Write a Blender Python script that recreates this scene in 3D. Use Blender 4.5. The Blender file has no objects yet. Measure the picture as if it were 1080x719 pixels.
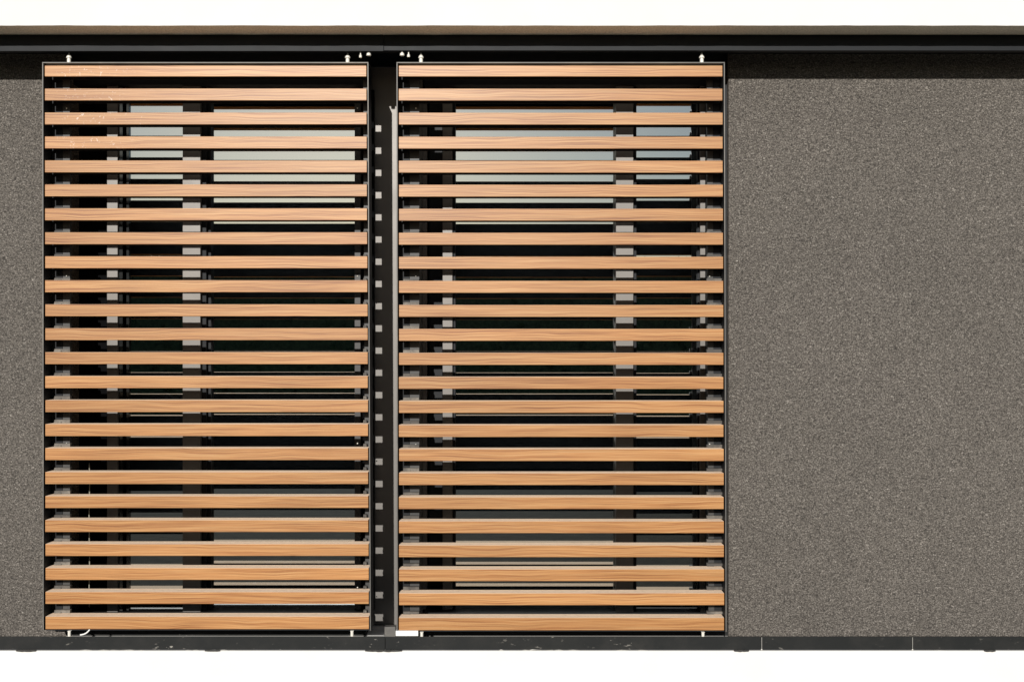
import bpy, bmesh, math, random
from mathutils import Vector, Matrix, noise
random.seed(11)
C = bpy.context.scene.collection
S = 0.0035            # metres per photo pixel on the plane of the slat fronts
P = 1150.0            # focal length in photo pixels
D = P * S             # camera distance to the slat fronts
EYE = 1.6
def X(px, d=0.0): return (px - 540.0) * S * (1 + d)
def Z(py, d=0.0): return EYE + (360.0 - py) * S * (1 + d)
def Y(d): return d * D

# ------------------------------------------------------------------ materials
def mat(name):
    m = bpy.data.materials.new(name); m.use_nodes = True
    n = m.node_tree.nodes; l = m.node_tree.links
    return m, n, l, n['Principled BSDF']
def ramp(n, stops, interp='LINEAR'):
    r = n.new('ShaderNodeValToRGB'); r.color_ramp.interpolation = interp
    e = r.color_ramp.elements
    while len(e) < len(stops): e.new(0.5)
    for k, (p, c) in enumerate(stops):
        e[k].position = p
        e[k].color = (c, c, c, 1) if isinstance(c, float) else (*c, 1)
    return r
def nz(n, l, co, scale, detail=3, rough=.5, sc=None, dist=0.0):
    t = n.new('ShaderNodeTexNoise'); t.inputs['Scale'].default_value = scale
    t.inputs['Detail'].default_value = detail; t.inputs['Roughness'].default_value = rough
    t.inputs['Distortion'].default_value = dist
    if sc:
        mp = n.new('ShaderNodeMapping'); mp.inputs['Scale'].default_value = sc
        l.new(co, mp.inputs['Vector']); co = mp.outputs['Vector']
    l.new(co, t.inputs['Vector'])
    return t
def mix(n, l, fac, a, b, mode='MIX'):
    m = n.new('ShaderNodeMix'); m.data_type = 'RGBA'; m.blend_type = mode
    for i, v in ((0, fac), (6, a), (7, b)):
        if hasattr(v, 'links'): l.new(v, m.inputs[i])
        else: m.inputs[i].default_value = v if i == 0 else (*v, 1)
    return m.outputs[2]
def mth(n, l, op, a, b=0.0, clamp=False):
    m = n.new('ShaderNodeMath'); m.operation = op; m.use_clamp = clamp
    for i, v in ((0, a), (1, b)):
        if hasattr(v, 'links'): l.new(v, m.inputs[i])
        else: m.inputs[i].default_value = v
    return m.outputs[0]

def wood_mat(scratched=False):
    m, n, l, b = mat('scratched_wood' if scratched else 'wood')
    tc = n.new('ShaderNodeTexCoord'); oi = n.new('ShaderNodeObjectInfo')
    off = n.new('ShaderNodeVectorMath'); off.operation = 'MULTIPLY_ADD'
    cmb = n.new('ShaderNodeCombineXYZ')
    for i in range(3): l.new(oi.outputs['Random'], cmb.inputs[i])
    l.new(cmb.outputs[0], off.inputs[0]); off.inputs[1].default_value = (9.3, 3.1, 5.7)
    l.new(tc.outputs['Object'], off.inputs[2]); co = off.outputs[0]
    # slow wander that bends the grain lines up and down
    wob = nz(n, l, co, 1.0, 2, .5, (3.2, 3.2, 6.0))
    sep = n.new('ShaderNodeSeparateXYZ'); l.new(co, sep.inputs[0])
    zz = mth(n, l, 'ADD', sep.outputs[2], mth(n, l, 'MULTIPLY', wob.outputs['Fac'], 0.030))
    c2 = n.new('ShaderNodeCombineXYZ')
    l.new(sep.outputs[0], c2.inputs[0]); l.new(sep.outputs[1], c2.inputs[1]); l.new(zz, c2.inputs[2])
    g1 = nz(n, l, c2.outputs[0], 1.0, 4, .62, (2.4, 60, 300))
    g2 = nz(n, l, c2.outputs[0], 1.0, 4, .7, (3.0, 120, 560))
    g3 = nz(n, l, co, 1.0, 2, .5, (.9, 1, 1))
    r1 = ramp(n, [(0.36, (.25, .095, .028)), (0.455, (.385, .172, .056)), (0.55, (.445, .220, .079)), (0.64, (.485, .262, .108))])
    l.new(g1.outputs['Fac'], r1.inputs[0])
    r2 = ramp(n, [(0.40, .58), (0.52, 1.0)]); l.new(g2.outputs['Fac'], r2.inputs[0])
    col = mix(n, l, .6, r1.outputs[0], r2.outputs[0], 'MULTIPLY')
    r3 = ramp(n, [(0.3, .92), (0.7, 1.06)]); l.new(g3.outputs['Fac'], r3.inputs[0])
    col = mix(n, l, 1.0, col, r3.outputs[0], 'MULTIPLY')
    mr = n.new('ShaderNodeMapRange'); l.new(oi.outputs['Random'], mr.inputs[0])
    mr.inputs[3].default_value = .94; mr.inputs[4].default_value = 1.06
    col = mix(n, l, 1.0, col, mr.outputs[0], 'MULTIPLY')
    # dust on upward faces, paled further to paint in bright sunlit tops
    ge = n.new('ShaderNodeNewGeometry'); sn = n.new('ShaderNodeSeparateXYZ'); l.new(ge.outputs['Normal'], sn.inputs[0])
    d1 = nz(n, l, co, 60, 4, .7)
    up = mth(n, l, 'MULTIPLY', mth(n, l, 'GREATER_THAN', sn.outputs[2], .6), mth(n, l, 'ADD', d1.outputs['Fac'], .50), True)
    col = mix(n, l, up, col, (1.0, .76, .56))
    if scratched:
        s0 = nz(n, l, co, 1.0, 4, .7, (70, 40, 60), 1.0)
        sr = ramp(n, [(0.61, 0.0), (0.68, 1.0)]); l.new(s0.outputs['Fac'], sr.inputs[0])
        s1 = n.new('ShaderNodeSeparateXYZ'); l.new(tc.outputs['Object'], s1.inputs[0])
        mk = n.new('ShaderNodeMapRange'); l.new(s1.outputs[0], mk.inputs[0])
        mk.inputs[1].default_value = .42; mk.inputs[2].default_value = .12
        mk2 = n.new('ShaderNodeMapRange'); l.new(s1.outputs[0], mk2.inputs[0])
        mk2.inputs[1].default_value = .02; mk2.inputs[2].default_value = .10
        mm = mth(n, l, 'MULTIPLY', mth(n, l, 'MULTIPLY', mk.outputs[0], mk2.outputs[0]), sr.outputs[0], True)
        col = mix(n, l, mth(n, l, 'MULTIPLY', mm, .7), col, (.78, .70, .62))
    l.new(col, b.inputs['Base Color'])
    l.new(mth(n, l, 'MULTIPLY_ADD' if False else 'ADD', mth(n, l, 'MULTIPLY', up, .5), .43), b.inputs['Roughness'])
    l.new(mth(n, l, 'MULTIPLY', mth(n, l, 'SUBTRACT', 1.0, up), .43), b.inputs['Specular IOR Level'])
    bp = n.new('ShaderNodeBump'); bp.inputs['Strength'].default_value = .25; bp.inputs['Distance'].default_value = .0006
    l.new(g2.outputs['Fac'], bp.inputs['Height']); l.new(bp.outputs[0], b.inputs['Normal'])
    return m

def metal_mat(name, c, rough=.45, metallic=0.0, dirt=.25, dirtcol=(.16, .15, .13), spec=.5, flecks=0.0):
    m, n, l, b = mat(name)
    ge = n.new('ShaderNodeNewGeometry'); co = ge.outputs['Position']
    a = nz(n, l, co, 6, 5, .65); a2 = nz(n, l, co, 90, 3, .6)
    r = ramp(n, [(0.45, 0.0), (0.75, 1.0)]); l.new(a.outputs['Fac'], r.inputs[0])
    f = mth(n, l, 'MULTIPLY', mth(n, l, 'MULTIPLY', r.outputs[0], a2.outputs['Fac']), dirt, True)
    col = mix(n, l, f, c, dirtcol)
    if flecks:
        v = nz(n, l, co, 55, 3, .7, (.5, 1, 1.4)); rr = ramp(n, [(0.70 - flecks * .05, 0.0), (0.74 - flecks * .05, 1.0)])
        l.new(v.outputs['Fac'], rr.inputs[0])
        v2 = nz(n, l, co, 2.2, 2); rr2 = ramp(n, [(0.45, 0.0), (0.62, 1.0)]); l.new(v2.outputs['Fac'], rr2.inputs[0])
        col = mix(n, l, mth(n, l, 'MULTIPLY', mth(n, l, 'MULTIPLY', rr.outputs[0], rr2.outputs[0]), .6), col, (.45, .42, .37))
    l.new(col, b.inputs['Base Color'])
    rm = n.new('ShaderNodeMapRange'); l.new(a.outputs['Fac'], rm.inputs[0])
    rm.inputs[3].default_value = rough - .08; rm.inputs[4].default_value = rough + .12
    l.new(rm.outputs[0], b.inputs['Roughness'])
    b.inputs['Metallic'].default_value = metallic; b.inputs['Specular IOR Level'].default_value = spec
    return m

def plaster_mat():
    m, n, l, b = mat('dark_scratched_plaster')
    ge = n.new('ShaderNodeNewGeometry'); co = ge.outputs['Position']
    a = nz(n, l, co, 1.0, 5, .72, (98, 98, 165), 1.3)
    c_ = nz(n, l, co, 1.0, 2, .6, (420, 420, 520))
    v = n.new('ShaderNodeTexVoronoi'); v.inputs['Scale'].default_value = 170; l.new(co, v.inputs['Vector'])
    h = mth(n, l, 'ADD', mth(n, l, 'MULTIPLY', a.outputs['Fac'], 1.0), mth(n, l, 'MULTIPLY', v.outputs['Distance'], -.35))
    h = mth(n, l, 'ADD', h, mth(n, l, 'MULTIPLY', c_.outputs['Fac'], .3))
    r = ramp(n, [(0.28, (.050, .044, .038)), (0.46, (.135, .119, .103)), (0.60, (.235, .210, .183)), (0.74, (.52, .48, .43))]); l.new(h, r.inputs[0])  # tone follows relief: paler rubbed tops, hollows darkened in place of shade
    big = nz(n, l, co, 2.3, 3, .6); rb = ramp(n, [(0.3, .94), (0.7, 1.05)]); l.new(big.outputs['Fac'], rb.inputs[0])
    col = mix(n, l, 1.0, r.outputs[0], rb.outputs[0], 'MULTIPLY')
    l.new(col, b.inputs['Base Color']); b.inputs['Roughness'].default_value = .7
    bp = n.new('ShaderNodeBump'); bp.inputs['Strength'].default_value = 1.0; bp.inputs['Distance'].default_value = .009
    l.new(h, bp.inputs['Height']); l.new(bp.outputs[0], b.inputs['Normal'])
    return m

def white_mat():
    m, n, l, b = mat('white_render')
    ge = n.new('ShaderNodeNewGeometry'); co = ge.outputs['Position']
    a = nz(n, l, co, 3, 4, .6); f = nz(n, l, co, 220, 3, .6)
    r = ramp(n, [(0.3, (.655, .642, .62)), (0.7, (.69, .68, .66))]); l.new(a.outputs['Fac'], r.inputs[0])
    l.new(r.outputs[0], b.inputs['Base Color']); b.inputs['Roughness'].default_value = .85
    bp = n.new('ShaderNodeBump'); bp.inputs['Strength'].default_value = .3; bp.inputs['Distance'].default_value = .0015
    l.new(f.outputs['Fac'], bp.inputs['Height']); l.new(bp.outputs[0], b.inputs['Normal'])
    return m

def glass_mat():
    m, n, l, b = mat('solar_glass'); n.remove(b)
    out = n['Material Output']
    tr = n.new('ShaderNodeBsdfTransparent'); tr.inputs[0].default_value = (.30, .31, .28, 1)
    gl = n.new('ShaderNodeBsdfGlossy'); gl.inputs['Roughness'].default_value = .004; gl.inputs['Color'].default_value = (.90, .97, 1, 1)
    fr = n.new('ShaderNodeFresnel'); fr.inputs['IOR'].default_value = 1.5
    fac = mth(n, l, 'ADD', fr.outputs[0], GLASS_R, True)
    mx = n.new('ShaderNodeMixShader'); l.new(fac, mx.inputs[0]); l.new(tr.outputs[0], mx.inputs[1]); l.new(gl.outputs[0], mx.inputs[2])
    l.new(mx.outputs[0], out.inputs[0])
    return m
GLASS_R = .58

def plain(name, c, rough=.7, spec=.5, sc=12, amt=.2, bump=0):
    m, n, l, b = mat(name)
    ge = n.new('ShaderNodeNewGeometry'); a = nz(n, l, ge.outputs['Position'], sc, 5, .65)
    r = ramp(n, [(0.3, tuple(v * (1 - amt) for v in c)), (0.7, tuple(v * (1 + amt) for v in c))])
    l.new(a.outputs['Fac'], r.inputs[0]); l.new(r.outputs[0], b.inputs['Base Color'])
    b.inputs['Roughness'].default_value = rough; b.inputs['Specular IOR Level'].default_value = spec
    if bump:
        bp = n.new('ShaderNodeBump'); bp.inputs['Distance'].default_value = bump
        l.new(a.outputs['Fac'], bp.inputs['Height']); l.new(bp.outputs[0], b.inputs['Normal'])
    return m

M = dict(
    wood=wood_mat(), woods=wood_mat(True), plaster=plaster_mat(), white=white_mat(), glass=glass_mat(),
    track=metal_mat('anthracite_track', (.011, .0125, .015), .55, dirt=.06, spec=.2),
    rail=metal_mat('dusty_anthracite_rail', (.011, .012, .012), .6, dirt=.25, dirtcol=(.10, .09, .08), flecks=1.0, spec=.2),
    edge=metal_mat('worn_frame_edge', (.10, .095, .088), .5, .2, dirt=.6, dirtcol=(.4, .36, .3)),
    black=metal_mat('black_metal_and_shade', (.008, .009, .011), .55, dirt=.05, spec=.25),
    grey=metal_mat('grey_window_profile', (.165, .155, .145), .48, .5, dirt=.15, dirtcol=(.2, .19, .17), spec=.3),
    bright=metal_mat('glossy_sash_metal', (.10, .105, .105), .12, .9, dirt=.1),
    void=metal_mat('recess_shade_black', (.0035, .0035, .004), .9, dirt=.02, spec=.05),  # near-black, so stand-ins for shaded gaps stay dark in the sun
    carrier=metal_mat('dark_carrier', (.03, .029, .028), .5, dirt=.3, dirtcol=(.2, .18, .16)),
    bracket=metal_mat('dusty_bracket', (.06, .054, .048), .7, dirt=.7, dirtcol=(.5, .45, .38)),
    zinc=metal_mat('zinc_fitting', (.72, .69, .62), .5, .1, dirt=.2, dirtcol=(.4, .36, .3)),
    plastic=plain('white_plastic', (.78, .78, .75), .45, amt=.05),
    soffit=plain('cement_soffit', (.74, .68, .57), .9, .1, 160, .25, .004),
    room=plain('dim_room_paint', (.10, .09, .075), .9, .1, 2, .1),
    curtain=plain('olive_curtain', (.34, .33, .26), .9, .1, 30, .1),
    cord=plain('pale_cord', (.26, .25, .2), .8),
    bounce_paving=plain('bounce_paving', (.36, .34, .30), .95, .03, 5, .25, .003),
    grass=plain('mown_grass', (.024, .023, .016), .95, .02, 9, .4, .01),
    leaf=plain('hedge_leaf', (.045, .07, .03), .6, .3, 20, .4),
    bark=plain('bark', (.12, .09, .06), .9, .1, 20, .3),
    caulk=plain('white_sealant', (.5, .48, .44), .7),
    filler=plain('dark_filler', (.05, .048, .045), .8, .2, 90, .5),
)

# ------------------------------------------------------------------ mesh helpers
def hexa(bm, v8):
    vs = [bm.verts.new(v) for v in v8]
    for f in ((0, 1, 2, 3), (7, 6, 5, 4), (0, 4, 5, 1), (1, 5, 6, 2), (2, 6, 7, 3), (3, 7, 4, 0)):
        bm.faces.new([vs[i] for i in f])
def bx(bm, x0, x1, y0, y1, z0, z1):
    hexa(bm, [(x0, y0, z0), (x0, y0, z1), (x1, y0, z1), (x1, y0, z0), (x0, y1, z0), (x0, y1, z1), (x1, y1, z1), (x1, y1, z0)])
def pbox(bm, px0, px1, py0, py1, d0, d1, at=None):
    """box whose front face covers the photo pixels px0..px1, py0..py1 at depth d0 (fractions of D)"""
    a = d0 if at is None else at
    bx(bm, X(px0, a), X(px1, a), Y(d0), Y(d1), Z(py1, a), Z(py0, a))
def shear(bm, xt0, xt1, xb0, xb1, yt, yb, d0, d1, at=None):
    a = d0 if at is None else at
    hexa(bm, [(X(xb0, a), Y(d0), Z(yb, a)), (X(xt0, a), Y(d0), Z(yt, a)), (X(xt1, a), Y(d0), Z(yt, a)), (X(xb1, a), Y(d0), Z(yb, a)),
              (X(xb0, a), Y(d1), Z(yb, a)), (X(xt0, a), Y(d1), Z(yt, a)), (X(xt1, a), Y(d1), Z(yt, a)), (X(xb1, a), Y(d1), Z(yb, a))])
def lathe(bm, x, y, prof, seg=16):
    rings = []
    for z, r in prof:
        rings.append([bm.verts.new((x + r * math.cos(2 * math.pi * k / seg), y + r * math.sin(2 * math.pi * k / seg), z)) for k in range(seg)])
    for a, b in zip(rings, rings[1:]):
        for k in range(seg): bm.faces.new((a[k], a[(k + 1) % seg], b[(k + 1) % seg], b[k]))
    bm.faces.new(rings[0][::-1]); bm.faces.new(rings[-1])
def tube(bm, pts, r, seg=8):
    rings = []
    for i, p in enumerate(pts):
        t = (pts[min(i + 1, len(pts) - 1)] - pts[max(i - 1, 0)]).normalized()
        u = t.cross(Vector((0.0, 1.0, 0.01))).normalized(); w = t.cross(u)
        rings.append([bm.verts.new(p + u * r * math.cos(2 * math.pi * k / seg) + w * r * math.sin(2 * math.pi * k / seg)) for k in range(seg)])
    for a, b in zip(rings, rings[1:]):
        for k in range(seg): bm.faces.new((a[k], a[(k + 1) % seg], b[(k + 1) % seg], b[k]))
    bm.faces.new(rings[0][::-1]); bm.faces.new(rings[-1])
def obj(name, bm, m, parent=None, bevel=0.0, origin=None, smooth=False):
    bmesh.ops.recalc_face_normals(bm, faces=bm.faces)
    if bevel: bmesh.ops.bevel(bm, geom=list(bm.edges), offset=bevel, segments=2, affect='EDGES', profile=.6, clamp_overlap=True)
    me = bpy.data.meshes.new(name)
    o = bpy.data.objects.new(name, me); C.objects.link(o)
    loc = Vector(origin) if origin else Vector((0, 0, 0))
    if loc.length: bmesh.ops.translate(bm, verts=bm.verts, vec=-loc)
    if smooth:
        for f in bm.faces: f.smooth = True
    bm.to_mesh(me); bm.free(); me.materials.append(m)
    root = loc
    p = parent
    while p: root = root - p.location; p = p.parent
    o.location = root
    if parent: o.parent = parent
    return o
def tag(o, label=None, cat=None, group=None, kind=None):
    for k, v in (('label', label), ('category', cat), ('group', group), ('kind', kind)):
        if v: o[k] = v
    return o
def thing(name, label, cat, loc=(0, 0, 0), group=None, kind=None):
    o = bpy.data.objects.new(name, None); C.objects.link(o); o.location = loc; o.empty_display_size = .1
    return tag(o, label, cat, group, kind)
BM = bmesh.new

T_TRACK = -.007; WALL = .036; XE = 6.5
# ------------------------------------------------------------------ setting
bm = BM(); bm_s = 400
vs = [bm.verts.new(v) for v in ((-bm_s, -bm_s, 0), (bm_s, -bm_s, 0), (bm_s, bm_s, 0), (-bm_s, bm_s, 0))]; bm.faces.new(vs)
tag(obj('ground', bm, M['grass']), kind='structure')
bm = BM(); bx(bm, -9, 9, -2.3, Y(-.0086), .0, .03)
tag(obj('bounce_strip', bm, M['bounce_paving'], bevel=.004), kind='structure')  # unseen pale strip added to bounce sunlight up onto the soffit

# white render band above: its underside is the cement soffit
zs = Z(27.3, -.035)
bm = BM()
n = 260
# front face with a very slightly uneven bottom arris
def wob(x, s=1.0): return .0012 * noise.noise(Vector((x * 6, 3.3, 0))) * s + .0007 * noise.noise(Vector((x * 31, 1.3, 0))) * s
fr, tp, bk, bt = [], [], [], []
for i in range(n + 1):
    x = -2.6 + 5.2 * i / n
    fr.append(bm.verts.new((x, Y(-.035), zs + wob(x))))
    tp.append(bm.verts.new((x, Y(-.035), zs + 1.6)))
for a in (0,):
    for i in range(n): bm.faces.new((fr[i], fr[i + 1], tp[i + 1], tp[i]))
bx(bm, -XE, -2.6, Y(-.035), Y(-.035) + .01, zs, zs + 1.6); bx(bm, 2.6, XE, Y(-.035), Y(-.035) + .01, zs, zs + 1.6)
bx(bm, -XE, XE, Y(-.035) + .011, Y(.05), zs + .006, zs + 1.6)
wb = obj('white_wall_band', bm, M['white'])
tag(wb, 'bright white rendered wall band above the black upper track', 'wall', kind='thing')
bm = BM()
k = []
for j, (yy, dz) in enumerate(((Y(-.035) + .0005, 0), (Y(-.02), -.0), (Y(-.006), -.0), (Y(.049), 0))):
    row = []
    for i in range(n + 1):
        x = -XE + 2 * XE * i / n
        xx = -2.6 + 5.2 * i / n
        row.append(bm.verts.new((xx, yy, zs + (wob(xx) if j == 0 else .0012 * noise.noise(Vector((xx * 9, j * 3.0, 0)))))))
    k.append(row)
for a, b in zip(k, k[1:]):
    for i in range(n): bm.faces.new((a[i], a[i + 1], b[i + 1], b[i]))
for s in (-1, 1):
    v = [bm.verts.new(q) for q in ((s * 2.6, Y(-.035), zs), (s * XE, Y(-.035), zs), (s * XE, Y(.049), zs), (s * 2.6, Y(.049), zs))]; bm.faces.new(v)
sf = obj('soffit', bm, M['soffit'], wb)
sf['label'] = 'rough brown cement underside strip'

# white base wall under the lower rail
bm = BM(); zb = Z(685.5, -.007)
bx(bm, -XE, XE, Y(-.0085), Y(.12), 0, zb)
tag(obj('white_base_wall', bm, M['white'], bevel=.002), 'bright white rendered base wall below the lower rail', 'wall', kind='thing')

# dark plaster walls left and right of the windows
ztop = zs - .001; zbot = zb + .002
def plaster(x0, x1, label):
    bm = BM(); bx(bm, x0, x1, Y(WALL), Y(WALL) + .30, zbot, ztop)
    tag(obj('plaster_wall', bm, M['plaster']), label, 'wall', kind='thing')
plaster(-XE, X(70, WALL), 'narrow strip of dark grey rough plaster wall left of the shutters')
plaster(X(768.5, WALL), XE, 'broad taupe grey rough plaster wall right of the shutters')

# ------------------------------------------------------------------ upper track
tr = thing('upper_track', 'long black metal channel under the white band, holding the shutter rollers', 'track', (0, Y(T_TRACK), Z(54, T_TRACK)), kind='thing')
def fascia(x0, x1, yt, yb, d):
    bm = BM()
    bx(bm, x0, x1, Y(d), Y(d) + .004, Z(yb, d), ztop + .0005 - (0 if yt else 0))
    obj('fascia', bm, M['track'], tr, bevel=.0008)
fascia(-XE, X(404.5, T_TRACK), 36, 54.2, T_TRACK)
fascia(X(404.8, T_TRACK), XE, 36, 53.6, T_TRACK + .0004)
bm = BM(); zt = ztop - .0015
bx(bm, -XE, XE, Y(T_TRACK) + .007, Y(WALL) - .001, zt - .004, zt)
bx(bm, -XE, XE, Y(.020), Y(.020) + .004, Z(57, .02), zt - .0045)
obj('channel_top', bm, M['black'], tr)
bm = BM(); zl = Z(54.4, T_TRACK) + .001
bx(bm, -XE, XE, Y(T_TRACK) + .0065, Y(.002), zl + .0035, zl + .0065)
obj('return_lip', bm, M['black'], tr)
for (px, py, r) in ((380.3, 62.2, 1.5), (389, 60.2, 2.4), (424.2, 60.2, 2.4), (431, 61.6, 1.6)):
    bm = BM(); zz = Z(py); h = (py - 55) * S
    lathe(bm, X(px, -.003), Y(-.0035), [(zz, r * S), (zz + 2.2 * S, r * S * .95), (zz + 3.3 * S, r * S * .45), (zl + .0034, r * S * .3)])
    obj('stop_screw', bm, M['zinc'], tr)

# ------------------------------------------------------------------ lower rail (open U channel)
rl = thing('lower_rail', 'long black dusty U channel rail on top of the white base wall', 'rail', (0, Y(-.006), zb), kind='thing')
dR = -.006; zr = Z(671, dR)
bm = BM()
bx(bm, -XE, X(406, dR), Y(dR), Y(dR) + .0042, zb + .0005, zr); bx(bm, X(406.5, dR), XE, Y(dR) - .0006, Y(dR) + .0036, zb + .0005, zr - .0006)
obj('rail_face', bm, M['rail'], rl, bevel=.0009)
bm = BM(); bx(bm, -XE, XE, Y(dR) + .0045, Y(WALL) - .001, zb + .0008, zb + .005)
obj('channel_floor', bm, M['rail'], rl)
for px, t in ((803.2, 1.0), (962.3, .8)):
    bm = BM(); bx(bm, X(px, dR), X(px, dR) + .0012 * t, Y(dR) - .0016, Y(dR) + .001, zb + .002, zr - .002)
    bx(bm, X(px - .7, dR), X(px + .7, dR), Y(dR) - .0022, Y(dR) + .0005, zb - .0, zb + .0045 * t)
    obj('joint_sealant', bm, M['caulk'], rl, bevel=.0005)
# lumps of dark filler squeezed out under the rail
for a, b_ in ((17, 38), (385, 424), (774, 790), (1038, 1050), (216, 232)):
    bm = BM(); m_ = 14; top, bot = [], []
    for i in range(m_ + 1):
        px = a + (b_ - a) * i / m_; e = math.sin(math.pi * i / m_) ** .5
        hgt = (.7 + .6 * noise.noise(Vector((px * .33, 2, 0)))) * e * S * (1.0 if a != 216 else .5)
        top.append(px); bot.append(hgt)
    for i in range(m_):
        x0, x1 = X(top[i], -.009), X(top[i + 1], -.009)
        h0, h1 = zb - bot[i] - .0005, zb - bot[i + 1] - .0005
        y0, y1 = Y(-.0085) - .004, Y(-.0085) + .001
        hexa(bm, [(x0, y0, h0), (x0, y0, zb + .003), (x1, y0, zb + .003), (x1, y0, h1), (x0, y1, h0), (x0, y1, zb + .003), (x1, y1, zb + .003), (x1, y1, h1)])
    bmesh.ops.remove_doubles(bm, verts=bm.verts, dist=1e-5)
    obj('filler_lump', bm, M['filler'], rl)
# thin smear of white paint along the rail's foot
random.seed(5)
for (a, b_) in ((66, 150), (150, 250), (498, 560), (560, 700), (700, 735), (868, 935), (935, 985)):
    px = a
    while px < b_:
        w = random.uniform(4, 17); h = random.uniform(.15, .65) * S * (1.2 if a in (498, 700) else .8)
        if random.random() < .45:
            bm = BM()
            x0, x1, x2 = X(px, dR), X(px + w, dR), X(px + w * random.uniform(.2, .8), dR)
            y0, y1 = Y(-.0085) + .0006, Y(dR) + .001; y0 = Y(dR) - .0024
            lo = [bm.verts.new((x0, y0, zb - .0006)), bm.verts.new((x1, y0, zb - .0006)), bm.verts.new((x1, y0, zb + h * .25)), bm.verts.new((x2, y0, zb + h)), bm.verts.new((x0, y0, zb + h * .2))]
            hi = [bm.verts.new((v.co.x, y1, v.co.z)) for v in lo]
            bm.faces.new(lo)
            for i in range(5): bm.faces.new((lo[i], lo[(i + 1) % 5], hi[(i + 1) % 5], hi[i]))
            obj('paint_smear', bm, M['caulk'], rl)
        px += w * random.uniform(.8, 1.5)

# ------------------------------------------------------------------ windows
GA, GB, FM, FP = .0632, .0715, .0562, .0792
zh = Z(90.5, FM); zsill = Z(645, FM)
def upright(name, parent, x0, x1, d, d1, m, y0=84, y1=650, bev=.001):
    bm = BM(); bx(bm, X(x0, d), X(x1, d), Y(d), Y(d1), Z(655, .03), Z(84, .03)); return obj(name, bm, m, parent, bevel=bev)
def pane(parent, x0, x1, g, frame=(0, 0)):
    # window > glass sheet ; recessed
    bm = BM(); bx(bm, X(x0, g), X(x1, g), Y(g), Y(g) + .006, zsill - .01, zh + .01)
    return obj('glass_pane', bm, M['glass'], parent)
def window(label, loc): return thing('window', label, 'window', loc, 'dark windows behind the shutters')
w1 = window('dark glazed window behind the left shutter with grey uprights', (X(230), Y(FM), zsill))
upright('jamb', w1, 112.8, 124, FM, .085, M['grey'])
upright('mullion', w1, 192.6, 211.3, FM, .085, M['grey'])
upright('sash_bar', w1, 125.6, 129.4, .0592, .085, M['bright'])
upright('sash_bar', w1, 133.2, 136, .0605, .085, M['bright'])
upright('sash_bar', w1, 212.6, 217.5, .061, .085, M['black'])
upright('sash_bar', w1, 219, 222.5, .066, .085, M['black'])
upright('jamb', w1, 374, 380.2, .066, .085, M['carrier'])
upright('jamb', w1, 380.6, 394.3, .073, .0785, M['void'])  # added black strip in place of a dark recess, trims the sun spots
pane(w1, 136.2, 193, GA); pane(w1, 222, 378, GB)
w2 = window('dark glazed window behind the right shutter with a grey mullion', (X(610), Y(FM), zsill))
upright('jamb', w2, 446, 450.5, .075, .088, M['grey'])
upright('jamb', w2, 466.8, 477.2, .0655, .088, M['grey'])
upright('sash_bar', w2, 478.2, 480.4, .067, .088, M['black'])
upright('mullion', w2, 649.7, 668, FM, .085, M['grey'])
upright('sash_bar', w2, 668.6, 671.3, .0605, .085, M['black'])
upright('sash_bar', w2, 735.6, 738, .0605, .085, M['black'])
upright('jamb', w2, 738.6, 745.6, FM, .085, M['grey'])
upright('jamb', w2, 745.8, 772, .045, .085, M['black'])
pane(w2, 480, 650.5, GB); pane(w2, 671, 736, GA)
def crossbars(w, x0, x1):
    bm = BM()
    bx(bm, X(x0, .04), X(x1, .04), Y(.0525), Y(.09), zh, zh + .030)
    bx(bm, X(x0, .04), X(x1, .04), Y(.0425), Y(.09), zh + .031, zh + .20)
    obj('head_rail', bm, M['track'], w, bevel=.0015)
    bm = BM()
    bx(bm, X(x0, .04), X(x1, .04), Y(.0525), Y(.09), zsill - .028, zsill)
    bx(bm, X(x0, .04), X(x1, .04), Y(.040), Y(.09), zbot + .001, zsill - .029)
    obj('sill', bm, M['rail'], w, bevel=.0015)
crossbars(w1, 70, 386); crossbars(w2, 446, 769.5)
# centre post, then an added black board in place of shade
cp = thing('centre_post', 'black metal post standing between the two windows', 'post', (X(402, FP), Y(FP), zbot), kind='thing')
bm = BM(); bx(bm, X(386, FP), X(446, FP), Y(FP), Y(FP) + .05, zbot + .001, ztop - .03); obj('post_face', bm, M['grey'], cp, bevel=.002)
bm = BM(); bx(bm, X(453, FP), X(466, .0655) , Y(.0762), Y(FP) + .05, zbot + .2, ztop - .06); obj('post_rib', bm, M['black'], cp, bevel=.002)
bm = BM(); bx(bm, X(70, WALL) + .001, X(112.6, FM) - .001, Y(.066), Y(.09), zbot + .001, ztop - .01)
tag(obj('gap_shade_board', bm, M['void'], bevel=.001), 'added black board standing in for shade left of the left window', 'board', kind='thing')

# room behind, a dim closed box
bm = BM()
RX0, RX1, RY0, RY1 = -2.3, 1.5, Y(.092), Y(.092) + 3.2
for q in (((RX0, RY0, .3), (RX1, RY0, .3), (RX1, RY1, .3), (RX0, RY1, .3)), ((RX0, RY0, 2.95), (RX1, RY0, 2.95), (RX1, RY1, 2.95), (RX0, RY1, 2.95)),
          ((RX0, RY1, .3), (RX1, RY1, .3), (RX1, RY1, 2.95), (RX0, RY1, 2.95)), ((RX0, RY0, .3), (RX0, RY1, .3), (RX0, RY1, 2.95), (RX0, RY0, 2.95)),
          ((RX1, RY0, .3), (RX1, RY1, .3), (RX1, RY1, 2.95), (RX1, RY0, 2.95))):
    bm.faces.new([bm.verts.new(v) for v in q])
tag(obj('room_interior', bm, M['room']), kind='structure')
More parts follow.
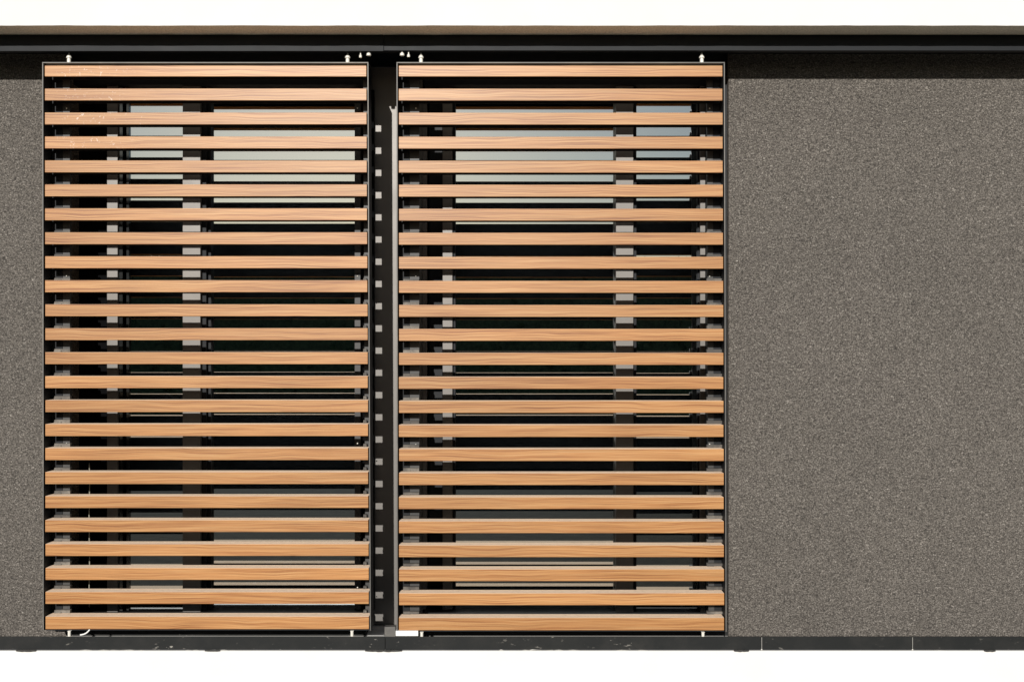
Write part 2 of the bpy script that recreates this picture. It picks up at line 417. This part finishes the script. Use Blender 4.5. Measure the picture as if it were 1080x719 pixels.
# head blocking above the openings (behind head rails) so no daylight leaks round
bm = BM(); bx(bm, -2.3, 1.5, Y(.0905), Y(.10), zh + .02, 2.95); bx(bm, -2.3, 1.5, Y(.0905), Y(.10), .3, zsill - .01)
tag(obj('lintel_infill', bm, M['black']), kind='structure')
# curtain
bm = BM(); fr = []
cx0, cx1 = X(598, .13), X(772, .13)
for i in range(181):
    x = cx0 + (cx1 - cx0) * i / 180
    y = Y(.125) + .022 * math.sin(x * 95 + 1.5 * math.sin(x * 9)) + .006 * math.sin(x * 210)
    fr.append((bm.verts.new((x, y, zsill - .05)), bm.verts.new((x, y * 1.0 + .004 * math.sin(x * 30), zh + .06))))
for a, b_ in zip(fr, fr[1:]): bm.faces.new((a[0], b_[0], b_[1], a[1]))
o = obj('curtain', bm, M['curtain'], smooth=True)
so = o.modifiers.new('thickness', 'SOLIDIFY'); so.thickness = .0015
tag(o, 'dim olive curtain with vertical folds inside the right window', 'curtain')

# ------------------------------------------------------------------ sliding shutters
def profile(bm, x0, x1, z0, z1, y0, y1, t=.0025):
    # inverted U: front wall, top, back wall, hollowed underneath to darken it, as one closed section swept along x
    sec = [(y0, z0), (y0, z1), (y1, z1), (y1, z0), (y1 - t, z0), (y1 - t, z1 - t), (y0 + t, z1 - t), (y0 + t, z0)]
    a = [bm.verts.new((x0, y, z)) for y, z in sec]; b = [bm.verts.new((x1, y, z)) for y, z in sec]
    for i in range(8):
        j = (i + 1) % 8; bm.faces.new((a[i], a[j], b[j], b[i]))
    for v in (a, b):
        for q in ((0, 1, 6, 7), (1, 2, 5, 6), (2, 3, 4, 5)): bm.faces.new([v[i] for i in q])
def lerp(a, b, t): return a + (b - a) * t
def shutter(label, L, R, ybots, pins_top, pins_bot, bars, webs, tabs, screws, scr):
    """L,R = (x at top, x at bottom) of the slat ends; bars = carriers (x0,x1); tabs = bracket spans"""
    yt, ybm = 67.0, ybots[-1] + 1.3
    root = thing('sliding_shutter', label, 'shutter', (X((L[0] + R[0]) / 2), 0, Z(ybm)), 'wooden slat shutters')
    tt = lambda py: (py - 67) / 597.0
    # thin sheet frame
    fl = 2.3
    for (nm, a) in (('side_frame', L), ('side_frame', R)):
        s = -1 if a is L else 1
        e0 = lambda q: q + (s * fl if s < 0 else 1.2)
        bm = BM(); shear(bm, e0(a[0]), e0(a[0]) + 1.15, e0(a[1]), e0(a[1]) + 1.15, yt + .3, ybm, -.0012, .0185, 0)
        sf_ = obj(nm, bm, M['black'], root, bevel=.0007); sf_.data.materials.append(M['edge'])
        for f in sf_.data.polygons:
            if f.normal.y < -.6 and f.center.y < 0: f.material_index = 1  # front edge grey, inner faces blackened in place of their shade
    bm = BM(); pbox(bm, L[0] - fl, R[0] + 2.35, yt - .8, yt + .25, -.0014, .0185, 0); obj('top_frame', bm, M['edge'], root, bevel=.0007)
    bm = BM(); pbox(bm, L[1] - fl + 1.2, R[1] + 1.1, ybm - .2, ybm + 1.0, .003, .0185, 0); obj('bottom_frame', bm, M['black'], root, bevel=.0007)
    for (a, b_) in bars:
        q = R if a > (L[0] + R[0]) / 2 else L; sh = (q[1] - q[0]) * (1.0 if q is R else .3)
        bm = BM(); shear(bm, a, b_, a + sh, b_ + sh, 68, ybm - .5, .0172, .0215, .0172); obj('carrier', bm, M['carrier'], root, bevel=.001)
    for (a, b_) in webs:
        bm = BM(); pbox(bm, a, b_, 68, ybm - .5, .0175, .0205, .0175); obj('web', bm, M['black'], root, bevel=.001)
    for i, yb in enumerate(ybots):
        h = 11.4 if i == 0 else (13.2 if i == 23 else 12.5)
        t = tt(yb); x0, x1 = lerp(L[0], L[1], t), lerp(R[0], R[1], t)
        jx = random.uniform(-.15, .15)
        bm = BM(); profile(bm, X(x0 + jx), X(x1 + jx), Z(yb), Z(yb - h), 0.0, Y(.0138))
        mm = M['woods'] if (scr and i < 4) else M['wood']
        org = (X(x0), 0, Z(yb))
        sl = obj('slat', bm, mm, root, bevel=.0009, origin=org)
        sl.data.materials.append(M['black'])
        for f in sl.data.polygons:
            c = f.center
            if c.y > .0028 and c.z < (Z(yb - h) - Z(yb)) - .0025: f.material_index = 1  # insides and backs painted black to stand in for shade under the slat
        sl.rotation_euler[1] = random.uniform(-.00025, .00025)
        for (a, b_) in tabs:
            dd = .0125
            bm = BM(); zt0 = Z(yb - h) + .0004; hh = random.uniform(2.6, 3.4) * S
            bx(bm, X(a, dd), X(b_, dd), Y(dd), Y(.0170), zt0 - .0, zt0 + hh)
            bx(bm, X(a, dd), X(a + (b_ - a) * .45, dd), Y(dd) - .004, Y(dd) - .0002, zt0, zt0 + hh * .5)
            obj('bracket', bm, M['bracket'], sl, bevel=.0007)
    for row in (2, 9, 16, 22):
        for px in screws:
            bm = BM(); yy = ybots[row] - 12.5 - random.uniform(4.4, 5.2)
            bmesh.ops.create_uvsphere(bm, u_segments=10, v_segments=8, radius=.0026, matrix=Matrix.Translation((X(px, .016), Y(.0165), Z(yy, .016))))
            obj('screw', bm, M['zinc'], root, smooth=True)
    for px in pins_top:
        bm = BM(); z0 = Z(66.3, 0)
        lathe(bm, X(px, 0), Y(.0005), [(z0, 2.1 * S), (z0 + 4.6 * S, 1.9 * S), (z0 + 4.7 * S, 2.9 * S), (z0 + 6.2 * S, 2.6 * S), (z0 + 8.2 * S, 1.1 * S), (z0 + 10.2 * S, .7 * S)])
        obj('roller_pin', bm, M['zinc'], root)
    for px in pins_bot:
        bm = BM(); z0 = Z(ybm + .9, 0)
        lathe(bm, X(px, 0), Y(.0005), [(z0 - 6.6 * S, 3.6 * S), (z0 - 5.4 * S, 3.6 * S), (z0 - 5.3 * S, 1.6 * S), (z0 + .2 * S, 1.6 * S)])
        bx(bm, X(px) - .006, X(px) + .006, Y(.0005) - .004, Y(.006), z0 - .0002, z0 + .0012)
        obj('guide_pin', bm, M['zinc'], root)
    return root
yb1 = [80.9] + [106.2 + 25.25 * k for k in range(22)] + [663.1]
yb2 = [80.9] + [106.3 + 25.31 * k for k in range(22)] + [664.3]
shutter('left wooden slat shutter, the one with pale scratches on its upper slats', (47.3, 47.9), (386.4, 389.0), yb1,
        (72.6, 366.6), (73.0, 371.2), ((66, 73.6), (382.9, 390.2)), ((46.5, 65.8),), ((57.3, 73.8), (383.2, 386.6)), (70, 377), True)
shutter('right wooden slat shutter, beside the broad plaster wall', (420.6, 420.8), (761.9, 763.8), yb2,
        (444.0, 740.2), (444.8, 741.5), ((432, 442.3), (745.5, 751.6)), ((419.6, 431.8), (751.8, 763)), ((425.3, 442), (745.5, 762)), (438.5, 748.5), False)

# white guide block at the foot of the gap between the shutters
bm = BM()
pbox(bm, 417.3, 441.0, 665.0, 670.4, -.002, .006); pbox(bm, 405.5, 417.2, 661.2, 671.5, .004, .012)
gb = obj('guide_block', bm, M['plastic'], bevel=.0012); gb.data.materials.append(M['edge'])
for f in gb.data.polygons:
    if f.center.x < X(417.25, .002): f.material_index = 1
tag(gb, 'small white plastic guide block in the rail under the right shutter', 'guide block')

# pale cord behind the left shutter
bm = BM(); pts = []
for k in range(40):
    yy = 488 + (640 - 488) * k / 39; pts.append(Vector((X(94.2 + .25 * math.sin(k * .3), .03), Y(.030), Z(yy, .03))))
tube(bm, pts, .0022)
tag(obj('cord', bm, M['cord'], smooth=True), 'thin pale cord hanging straight down behind the left shutter', 'cord')
bm = BM(); pts = []
for k in range(14):
    t = k / 13; pts.append(Vector((X(84.5 + 10.2 * t, .002), Y(.002), Z(669.2 - 1.2 * t - 4.6 * t ** 3, .002))))
tube(bm, pts, .0028)
tag(obj('cable_end', bm, M['plastic'], smooth=True), 'short curved white cable end lying in the rail under the left shutter', 'cable')

# ------------------------------------------------------------------ what the glass mirrors: garden hedge and trees behind the camera
random.seed(3)
def leaves(bm, fn, n, size):
    for _ in range(n):
        c, nr = fn()
        a = Vector((random.gauss(0, 1), random.gauss(0, 1), random.gauss(0, 1))).normalized()
        b_ = a.cross(Vector((random.gauss(0, 1), random.gauss(0, 1), random.gauss(0, 1)))).normalized()
        s = size * random.uniform(.6, 1.5)
        bm.faces.new([bm.verts.new(c + v) for v in (a * s, b_ * s * .6, -a * s, -b_ * s * .6)])
bm = BM(); HY = -D - 12.5
def hf():
    x = random.uniform(-14, 14); top = 3.2 + .05 * noise.noise(Vector((x * .5, 0, 0))) + .04 * noise.noise(Vector((x * 2.5, 1, 0)))
    return Vector((x, HY + random.uniform(-.5, .5), random.uniform(0.05, top) if random.random() < .75 else top - random.uniform(0, .1))), None
leaves(bm, hf, 15000, .07)
bx(bm, -14, 14, HY - .35, HY + .35, 0, 3.05)
tag(obj('hedge', bm, M['leaf']), 'dark green clipped garden hedge mirrored in the windows', 'hedge')
for (tx, ty, h, r) in ((-9.5, -24, 4.2, 1.5), (5.2, -27, 3.9, 1.7), (11.5, -25, 4.6, 1.6), (-2.0, -32, 4.0, 2.0)):
    t = thing('tree', 'leafy garden tree beyond the hedge', 'tree', (tx, ty, 0), 'garden trees beyond the hedge')
    bm = BM(); tube(bm, [Vector((tx + .03 * math.sin(k), ty, h * .6 * k / 6)) for k in range(7)], .11); obj('trunk', bm, M['bark'], t)
    bm = BM()
    def cf():
        v = Vector((random.gauss(0, 1), random.gauss(0, 1), random.gauss(0, 1))).normalized() * random.random() ** .4
        v *= 1 + .3 * noise.noise(v * 2 + Vector((tx, 0, 0)))
        return Vector((tx + v.x * r, ty + v.y * r, h - r * .75 + v.z * r * .75)), None
    leaves(bm, cf, 2600, .12); obj('crown', bm, M['leaf'], t)

# ------------------------------------------------------------------ camera and light
cam = bpy.data.cameras.new('camera'); co = bpy.data.objects.new('camera', cam); C.objects.link(co)
co.location = (0, -D, EYE); co.rotation_euler = (math.radians(90), 0, 0)
cam.lens = 36 * P / 1080; cam.sensor_width = 36; cam.clip_end = 2000; cam.clip_start = .05
cam.shift_y = .4 / 1080
bpy.context.scene.camera = co

kx, kz = .160, .370       # sun travel per unit of depth: to the right and down
d = Vector((kx, 1, -kz)).normalized()
sun = bpy.data.lights.new('sun', 'SUN'); so = bpy.data.objects.new('sun', sun); C.objects.link(so)
sun.energy = 5.0; sun.angle = math.radians(.5); sun.color = (1, .965, .91)
so.rotation_euler = d.to_track_quat('-Z', 'Y').to_euler(); so.location = (-3, -9, 8)
w = bpy.data.worlds.new('World'); bpy.context.scene.world = w; w.use_nodes = True
wn = w.node_tree.nodes; sk = wn.new('ShaderNodeTexSky'); sk.sky_type = 'NISHITA'; sk.sun_disc = False
sk.sun_elevation = math.asin(-d.z / d.length)
sv = -d
sk.sun_rotation = math.atan2(sv.x, sv.y)
sk.air_density = 1.0; sk.dust_density = .55; sk.ozone_density = 1.0
w.node_tree.links.new(sk.outputs[0], wn['Background'].inputs[0]); wn['Background'].inputs[1].default_value = .05
vs_ = bpy.context.scene.view_settings
vs_.view_transform = 'Standard'; vs_.look = 'None'; vs_.gamma = 1; vs_.exposure = 0.0
vs_.use_curve_mapping = False
sc = bpy.context.scene
sc.render.engine = 'CYCLES'; sc.cycles.max_bounces = 8; sc.cycles.transparent_max_bounces = 12
